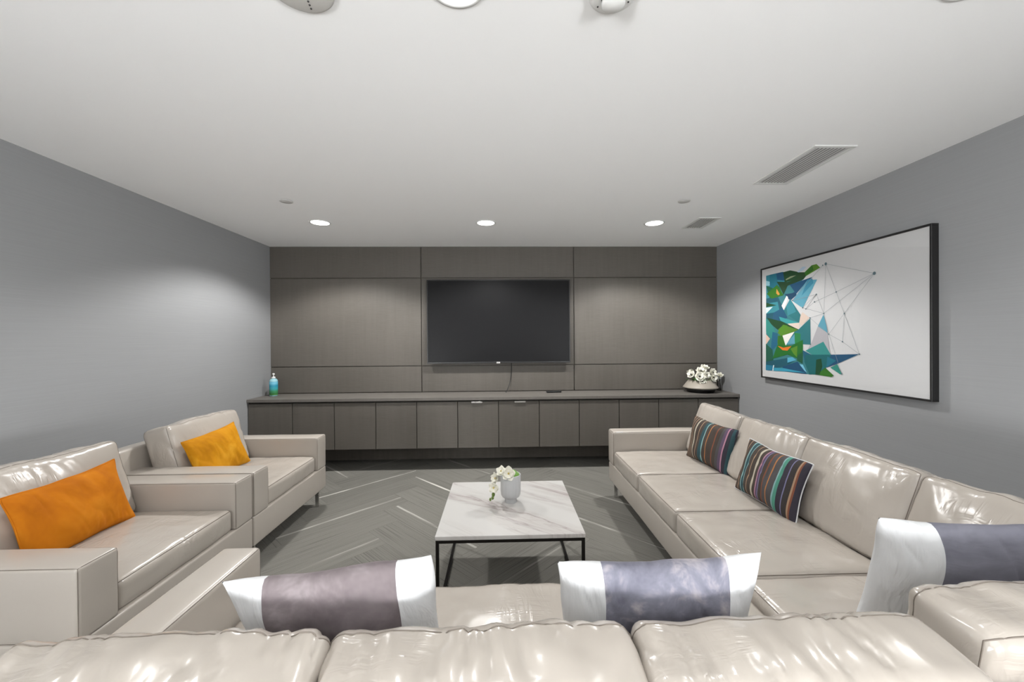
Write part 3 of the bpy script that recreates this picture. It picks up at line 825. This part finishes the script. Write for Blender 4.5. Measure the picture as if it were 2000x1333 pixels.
def soft_box(name, root, x0, x1, y0, y1, z0, z1, r=0.014, seed=0, crown=0.004, mat='leather_tight', seams=()):
    c = Vector(((x0+x1)/2, (y0+y1)/2, (z0+z1)/2))
    cu = Cushion((x1-x0, y1-y0, z1-z0), r, (crown*0.6, crown*0.6, crown), seed, 0.0015, dens=16)
    o = link(name, cu.mesh(), M[mat], root, rel(root, c))
    if seams:
        bm = bmesh.new()
        for ax, sd in seams: cu.seam(ax, sd, 0.0015, 0.0002, bm=bm)
        link('seam', bm, M['seam'], o)
    return o

def seat_cushion(root, x0, x1, y0, y1, z0, z1, seed, front_ax=None, crown=0.022, amp=0.004):
    c = Vector(((x0+x1)/2, (y0+y1)/2, (z0+z1)/2))
    def fold(q, u, sd):
        if u.z < 0.3: return 0.0
        b = noise.noise(Vector((q.x*9 + q.y*5, q.y*20 - q.x*6, 0.3))+sd*2)
        return 0.003*noise.noise(Vector((q.x*9, q.y*9, q.z*4))+sd*2) - 0.8*amp*(1-min(1, abs(b)*2.4))**2*max(0, noise.noise(q*5+sd)+0.15)
    cu = Cushion((x1-x0, y1-y0, z1-z0), 0.028, (0.008, 0.008, crown), seed, amp, fold, 55)
    o = link('seat_cushion', cu.mesh(), M['leather'], root, rel(root, c))
    bm = cu.seam(2, 1, 0.0018, 0.0006, 0.012)
    link('piping', bm, M['seam'], o)
    return o

def back_cushion(root, w, t, h, loc, rot, seed, fold_amp=0.006, crown=0.045, seam_in=False):
    """w wide (x), t thick (y), h high (z); rot about its centre"""
    def fold(q, u, sd):
        # creases that fan out from the seams
        a = noise.noise(Vector((q.x*11 + q.z*5 + q.y*3, q.y*4, q.z*3)) + sd*3)
        b = noise.noise(Vector((q.x*23 - q.z*8 + q.y*5, q.y*7, q.z*5)) + sd*4)
        e = 0.3 + 0.7*max(abs(u.z), abs(u.x))**3
        return fold_amp*e*(0.7*a - 1.1*(1-min(1, abs(b)*2.2))**2*max(0, 0.4+noise.noise(q*6+sd)))
    def sag(q, u, sd):
        # the top edge dips and rises along its length
        return Vector((0, 0, max(0, u.z)*(0.012*noise.noise(Vector((q.x*4.5, 0.3, 0)) + sd) + 0.005*noise.noise(Vector((q.x*17, 0.7, q.y*6)) + sd))))
    cu = Cushion((w, t, h), 0.034, (0.006, crown, 0.012), seed, 0.005, fold, 80, sag)
    o = link('back_cushion', cu.mesh(), M['leather'], root, rel(root, loc), rot)
    bm = cu.belt(t/2-0.026*(1 if seam_in else 0)-0.004, 0.0014); cu.belt(-t/2+0.006, 0.0016, bm)
    link('piping', bm, M['seam'], o)
    return o

def armchair(y0, label, seed):
    """club chair facing +X, 1.02 m wide from y0"""
    y1 = y0 + 1.00; xf, xb = -1.50, -2.40
    r = thing('armchair', label, 'armchair', ((xf+xb)/2, (y0+y1)/2, 0), None, 'armchairs along the grey wall')
    soft_box('base', r, xb, xf, y0, y1, 0.15, 0.332, 0.012, seed, 0.003)
    soft_box('arm', r, xb+0.02, xf+0.001, y0, y0+0.155, 0.33, 0.60, 0.014, seed+1, 0.005, seams=((0, 1), (1, -1), (1, 1)))
    soft_box('arm', r, xb+0.02, xf+0.001, y1-0.155, y1, 0.33, 0.60, 0.014, seed+2, 0.005, seams=((0, 1), (1, -1), (1, 1)))
    b = Cushion((0.15, 1.00, 0.42), 0.02, (0.004, 0.004, 0.004), seed+3, 0.002, dens=14)
    link('back_frame', b.mesh(), M['leather_tight'], r, rel(r, (-2.355, (y0+y1)/2, 0.52)), (0, math.radians(-7), 0))
    seat_cushion(r, -2.13, xf-0.012, y0+0.158, y1-0.158, 0.328, 0.455, seed+4)
    back_cushion(r, 0.69, 0.17, 0.42, (-2.165, (y0+y1)/2, 0.635), (0, 0, math.radians(90)), seed+5, 0.008, 0.03)
    o = [c for c in r.children if c.name.startswith('back_cushion')][0]
    # lean it back: tilt about the chair's width axis after turning it to face +X
    o.rotation_euler = (Matrix.Rotation(math.radians(-16), 4, 'Y') @ Matrix.Rotation(math.radians(-90), 4, 'Z')).to_euler()
    for x in (xf-0.05, xb+0.08):
        for y in (y0+0.06, y1-0.06): leg_at(r, x, y)
    return r

armchair(2.462, 'cream leather armchair holding the golden pillow, nearer the cabinet', 11)
armchair(1.452, 'cream leather armchair holding the deep orange pillow, beside the sofa arm', 31)

# sofa along the right wall
xf = 0.955
sr = thing('right_sofa', 'long cream leather sofa below the framed picture', 'sofa', (1.5, 2.1, 0))
soft_box('base', sr, xf+0.005, 2.02, 0.62, 3.53, 0.15, 0.31, 0.012, 51, 0.003)
soft_box('arm', sr, xf, 1.95, 3.375, 3.53, 0.308, 0.60, 0.02, 52, 0.005, seams=((0, -1), (1, -1)))
b = Cushion((0.16, 2.90, 0.42), 0.02, (0.004, 0.004, 0.004), 53, 0.002, dens=14)
link('back_frame', b.mesh(), M['leather_tight'], sr, rel(sr, (1.955, 2.075, 0.50)), (0, math.radians(6), 0))
b = Cushion((1.06, 0.14, 0.40), 0.02, (0.004, 0.004, 0.004), 54, 0.002, dens=14)
link('end_frame', b.mesh(), M['leather_tight'], sr, rel(sr, (1.49, 0.695, 0.49)), (math.radians(6), 0, 0))
ys = [3.372, 2.785, 2.18, 1.575, 0.93]
for i in range(4):
    seat_cushion(sr, xf+0.004, 1.60, ys[i+1]+0.003, ys[i]-0.003, 0.305, 0.44, 55+i, crown=0.016)
for i in range(4):
    w = ys[i]-ys[i+1]
    o = back_cushion(sr, w+0.01, 0.19, 0.43, (1.735, (ys[i]+ys[i+1])/2 + (0.02 if i == 0 else 0.01), 0.615), (0, 0, 0), 65+i, 0.006, 0.04)
    o.rotation_euler = (Matrix.Rotation(math.radians(20+(i % 2)*2), 4, 'Y') @ Matrix.Rotation(math.radians(90), 4, 'Z')).to_euler()
o = back_cushion(sr, 0.70, 0.17, 0.42, (1.315, 0.875, 0.60), (math.radians(8), 0, 0), 75, 0.010, 0.025, True)
for x in (xf+0.05, 1.92):
    for y in (3.47, 2.1, 0.70): leg_at(sr, x, y)

# sofa with its back to the camera
sf = thing('front_sofa', 'cream leather sofa seen from behind, with three plump back cushions', 'sofa', (-0.05, 1.0, 0))
soft_box('base', sf, -1.075, xf-0.012, 0.55, 1.575, 0.15, 0.30, 0.012, 81, 0.003)
soft_box('arm', sf, -1.078, -0.935, 0.60, 1.58, 0.298, 0.60, 0.016, 82, 0.005, seams=((0, 1), (1, 1)))
b = Cushion((2.00, 0.14, 0.40), 0.02, (0.004, 0.004, 0.004), 83, 0.002, dens=14)
link('back_frame', b.mesh(), M['leather_tight'], sf, rel(sf, (-0.065, 0.615, 0.49)), (math.radians(6), 0, 0))
bx = [-0.932, -0.305, 0.318, xf-0.015]
for i in range(3):
    seat_cushion(sf, bx[i]+0.002, bx[i+1]-0.002, 0.92, 1.605, 0.296, 0.418, 84+i, crown=0.022, amp=0.006)
cx_ = [-0.985, -0.350, 0.268, 0.905]
for i in range(3):
    back_cushion(sf, cx_[i+1]-cx_[i]+0.004, 0.18, 0.42, ((cx_[i]+cx_[i+1])/2, 0.79+0.004*i, 0.588), (math.radians(10), 0, 0), 91+i, 0.012, 0.025, True)
for x in (-1.0, 0.85):
    for y in (0.63, 1.50): leg_at(sf, x, y)

# ------------------------------------------------------------------ loose pillows
def pillow_pts(w, h, t, seed, nx=88, ny=66, pinch=0.085, amp=0.006):
    sd = Vector((seed*3.7, seed*1.9, seed*5.1))
    def P(i, j, side):
        u, v = -1+2*i/nx, -1+2*j/ny
        x = w/2*u*(1 - pinch*(1-v*v)*abs(u)**3)
        z = h/2*v*(1 - pinch*1.2*(1-u*u)*abs(v)**3)
        rc = 1 - 0.022*(abs(u)*abs(v))**8
        x *= rc; z *= rc
        e = ((1-abs(u)**2.4)*(1-abs(v)**2.4))**0.56
        y = side*t/2*e
        edge = min(1.0, 4*min(1-abs(u), 1-abs(v)))
        y += amp*2.0*noise.noise(Vector((x*7, z*7, side*2.0))+sd)*edge + amp*noise.noise(Vector((x*20+z*5, z*10, side))+sd)*edge
        # creases running in from the corners and hems
        cn = noise.noise(Vector((x*26 + z*7, z*6, side*3.0))+sd*2)
        y -= side*0.009*(1-min(1, abs(cn)*2.6))**2*max(0, 0.25+noise.noise(Vector((x*6, z*6, 9))+sd))*edge
        y += 0.012*noise.noise(Vector((x*3, z*3, 0.5))+sd)
        x += 0.006*noise.noise(Vector((z*8, 1.5, u))+sd); z += 0.006*noise.noise(Vector((x*8, 4.5, v))+sd)
        return Vector((x, y, z))
    return P

def pillow_mesh(P, i0, i1, nx=88, ny=66):
    bm = bmesh.new(); d = {}
    def V(i, j, s):
        key = (i, j, 0 if (i in (0, nx) or j in (0, ny)) else s)
        if key not in d: d[key] = bm.verts.new(P(i, j, s))
        return d[key]
    for i in range(i0, i1):
        for j in range(ny):
            bm.faces.new((V(i, j, -1), V(i+1, j, -1), V(i+1, j+1, -1), V(i, j+1, -1)))
            bm.faces.new((V(i, j, 1), V(i, j+1, 1), V(i+1, j+1, 1), V(i+1, j, 1)))
    return bm

def pillow(name, label, loc, rotm, w, h, t, seed, mats, cuts=None, group=None, piping=None):
    nx, ny = 88, 66
    P = pillow_pts(w, h, t, seed)
    r = thing(name, label, 'pillow', loc, rotm.to_euler(), group)
    if cuts:
        a, b = cuts
        link('end_panel', pillow_mesh(P, 0, a), M[mats[0]], r, label='white linen end panel')
        link('centre_band', pillow_mesh(P, a, b), M[mats[1]], r, label='grey velvet centre band')
        link('end_panel', pillow_mesh(P, b, nx), M[mats[0]], r, label='white linen end panel')
    else:
        link('cover', pillow_mesh(P, 0, nx), M[mats[0]], r)
    if cuts: return r
    loop = [P(i, 0, 0) for i in range(nx)] + [P(nx, j, 0) for j in range(ny)] + [P(i, ny, 0) for i in range(nx, 0, -1)] + [P(0, j, 0) for j in range(ny, 0, -1)]
    link('edge_seam', tube(bmesh.new(), loop, 0.0032, 6, True), M[piping or mats[0]], r)
    return r

def R(ax, deg): return Matrix.Rotation(math.radians(deg), 3, ax)
# local: x = long side, y = thickness (front is -y), z = height
# orange pillows on the armchairs face +X
pillow('orange_pillow', 'deep orange velvet pillow on the armchair beside the sofa arm', (-2.005, 1.94, 0.615), R('Y', -17) @ R('Z', 90) @ R('Y', -2), 0.50, 0.33, 0.13, 1, ['orange'], piping='orange')
pillow('golden_pillow', 'golden yellow velvet pillow on the armchair nearer the cabinet', (-1.99, 2.87, 0.615), R('Y', -20) @ R('Z', 88) @ R('Y', -3), 0.50, 0.33, 0.13, 2, ['gold'], piping='gold')
# striped pillows on the right sofa face -X
pillow('striped_pillow', 'striped pillow with dark folded end, nearer the cabinet', (1.575, 2.955, 0.60), R('Y', 14) @ R('Z', -80), 0.47, 0.335, 0.12, 3, ['stripes_a'], piping='stripes_a')
pillow('striped_pillow', 'striped pillow with white edge piping, in the middle of the sofa', (1.535, 2.235, 0.60), R('Y', 17) @ R('Z', -86) @ R('Y', 1), 0.49, 0.335, 0.12, 4, ['stripes_b'], piping='linen')
# white and grey lumbar pillows
pillow('banded_pillow', 'white ended pillow with mauve grey velvet band, beside the sofa arm', (-0.376, 1.0, 0.655), R('Z', 2) @ R('X', 19) @ R('Y', -6), 0.49, 0.485, 0.135, 5, ['linen', 'mauve'], (18, 72))
pillow('banded_pillow', 'white ended pillow with mottled blue grey velvet band, facing the coffee table', (0.382, 1.0, 0.66), R('Z', -2) @ R('X', 19) @ R('Y', -3.2), 0.485, 0.485, 0.135, 6, ['linen', 'bluegrey'], (20, 72))
pillow('banded_pillow', 'white ended pillow with plain slate grey velvet band, in the sofa corner', (1.345, 1.165, 0.645), R('Z', -4) @ R('X', 13) @ R('Y', 1), 0.495, 0.465, 0.135, 7, ['linen', 'slate'], (28, 76))

# ------------------------------------------------------------------ ceiling fittings
def downlight(x, y, label, watts):
    r = thing('downlight', label, 'ceiling light', (x, y, ZC), None, 'recessed downlights')
    link('trim_ring', lathe([(0.092, 0.001), (0.095, -0.002), (0.093, -0.005), (0.084, -0.006), (0.079, -0.003), (0.078, 0.001)], 48), M['trim_white'], r)
    link('lens', lathe([(0, -0.0025), (0.079, -0.0022), (0.080, 0.001)], 48), M['lamp'], r)
    l = bpy.data.lights.new('downlight_beam', 'SPOT'); l.energy = watts; l.color = LAMP_COL; l.spot_size = math.radians(140); l.spot_blend = 0.36; l.shadow_soft_size = 0.06
    lo = bpy.data.objects.new('downlight_beam', l); C.objects.link(lo); lo.parent = r; lo.location = (0, 0, -0.03)
LX = (-1.654, -0.126, 1.464)
for x, n in zip(LX, ('nearest the grey left wall', 'above the middle of the television', 'nearest the small ceiling vent')):
    downlight(x, 3.74, 'round recessed downlight near the panelled wall, '+n, LAMP_W[0])
for x, n in zip(LX, ('above the armchairs', 'between the round cover and smoke detector', 'above the right sofa')):
    downlight(x, 1.225 if x == LX[1] else 1.165, 'round recessed downlight '+n, LAMP_DIM if x == LX[1] else LAMP_W[1])
for x, n in zip(LX, ('on the armchair side', 'in the middle of the row', 'on the framed picture side')):  # unseen rear row, added to lift the ambient light
    downlight(x, -1.35, 'round recessed downlight behind the sofas, '+n, LAMP_W[2])

def cover(x, y, R_, label, name='sprinkler_cover'):
    return tag(link(name, lathe([(0, -0.004), (R_-0.003, -0.004), (R_, -0.002), (R_, -0.0005), (R_-0.006, 0.0005), (0, 0.0005)], 40), M['cover_grey'], None, (x, y, ZC-0.0045)), label, 'sprinkler cover')
cover(-1.655, 3.16, 0.048, 'small round flush cover plate in ceiling over the armchairs')
cover(1.466, 3.13, 0.046, 'small round flush cover plate in ceiling between the vents')
sc = thing('ceiling_speaker', 'large round grey disc on the ceiling beside a downlight', 'speaker', (-0.605, 1.24, ZC))
link('disc', lathe([(0, -0.012), (0.094, -0.012), (0.10, -0.009), (0.101, 0.001), (0, 0.001)], 56), plain('speaker_grey', srgb(206, 204, 200), 0.7), sc)
bm = bmesh.new()
for i in range(3): bmesh.ops.create_uvsphere(bm, u_segments=8, v_segments=5, radius=0.0035, matrix=Matrix.Translation((0.0+0.002*i, 0.078-0.014*i, -0.012)))
link('indicator', bm, M['dark_slot'], sc)

sd_ = thing('smoke_detector', 'white round smoke detector on the ceiling', 'smoke detector', (0.362, 1.245, ZC))
link('base', lathe([(0, -0.02), (0.06, -0.02), (0.073, -0.014), (0.078, -0.004), (0.078, 0.001), (0, 0.001)], 48), M['white_plastic'], sd_)
link('chamber', lathe([(0, -0.036), (0.036, -0.036), (0.038, -0.019), (0, -0.019)], 36), M['dark_slot'], sd_)
bm = lathe([(0, -0.05), (0.03, -0.048), (0.036, -0.042), (0.037, -0.034), (0, -0.034)], 36)
for i in range(6):
    t = i*math.pi/3+0.2
    box(0.036*math.cos(t)-0.002, 0.036*math.cos(t)+0.002, 0.036*math.sin(t)-0.002, 0.036*math.sin(t)+0.002, -0.036, -0.018, 0, 1, bm)
link('cap', bm, M['white_plastic'], sd_)
bm = bmesh.new()
for t in (0.3, 2.4): bmesh.ops.create_uvsphere(bm, u_segments=8, v_segments=5, radius=0.003, matrix=Matrix.Translation((0.055*math.cos(t), 0.055*math.sin(t), -0.02)))
link('screw', bm, M['dark_slot'], sd_)

def vent(x0, x1, y0, y1, label, n):
    r = thing('ceiling_vent', label, 'vent', ((x0+x1)/2, (y0+y1)/2, ZC))
    w, d = x1-x0, y1-y0; fw = 0.026
    bm = bmesh.new()
    for a in ((-w/2, w/2, -d/2, -d/2+fw), (-w/2, w/2, d/2-fw, d/2), (-w/2, -w/2+fw, -d/2+fw, d/2-fw), (w/2-fw, w/2, -d/2+fw, d/2-fw)):
        box(*a, -0.007, 0.001, 0.002, 1, bm)
    link('frame', bm, M['trim_white'], r, smooth=False)
    link('backing', box(-w/2+fw*0.9, w/2-fw*0.9, -d/2+fw*0.9, d/2-fw*0.9, -0.0015, 0.001), plain('vent_backing', srgb(104, 103, 101), 0.7), r, smooth=False)
    iw = w - 2*fw
    for i in range(n):
        xx = -iw/2 + iw*(i+0.5)/n - 0.002
        bm = boxc(iw/n*0.6, d-2*fw+0.002, 0.0015)
        link('slat', bm, M['cover_grey'], r, (xx, 0, -0.005), (0, 0, 0), smooth=False)
    return r
vent(1.79, 2.04, 2.215, 2.78, 'long white slatted ceiling vent above the right sofa', 9)
vent(1.80, 2.01, 3.56, 3.915, 'small white slatted ceiling vent near the panelled wall', 7)
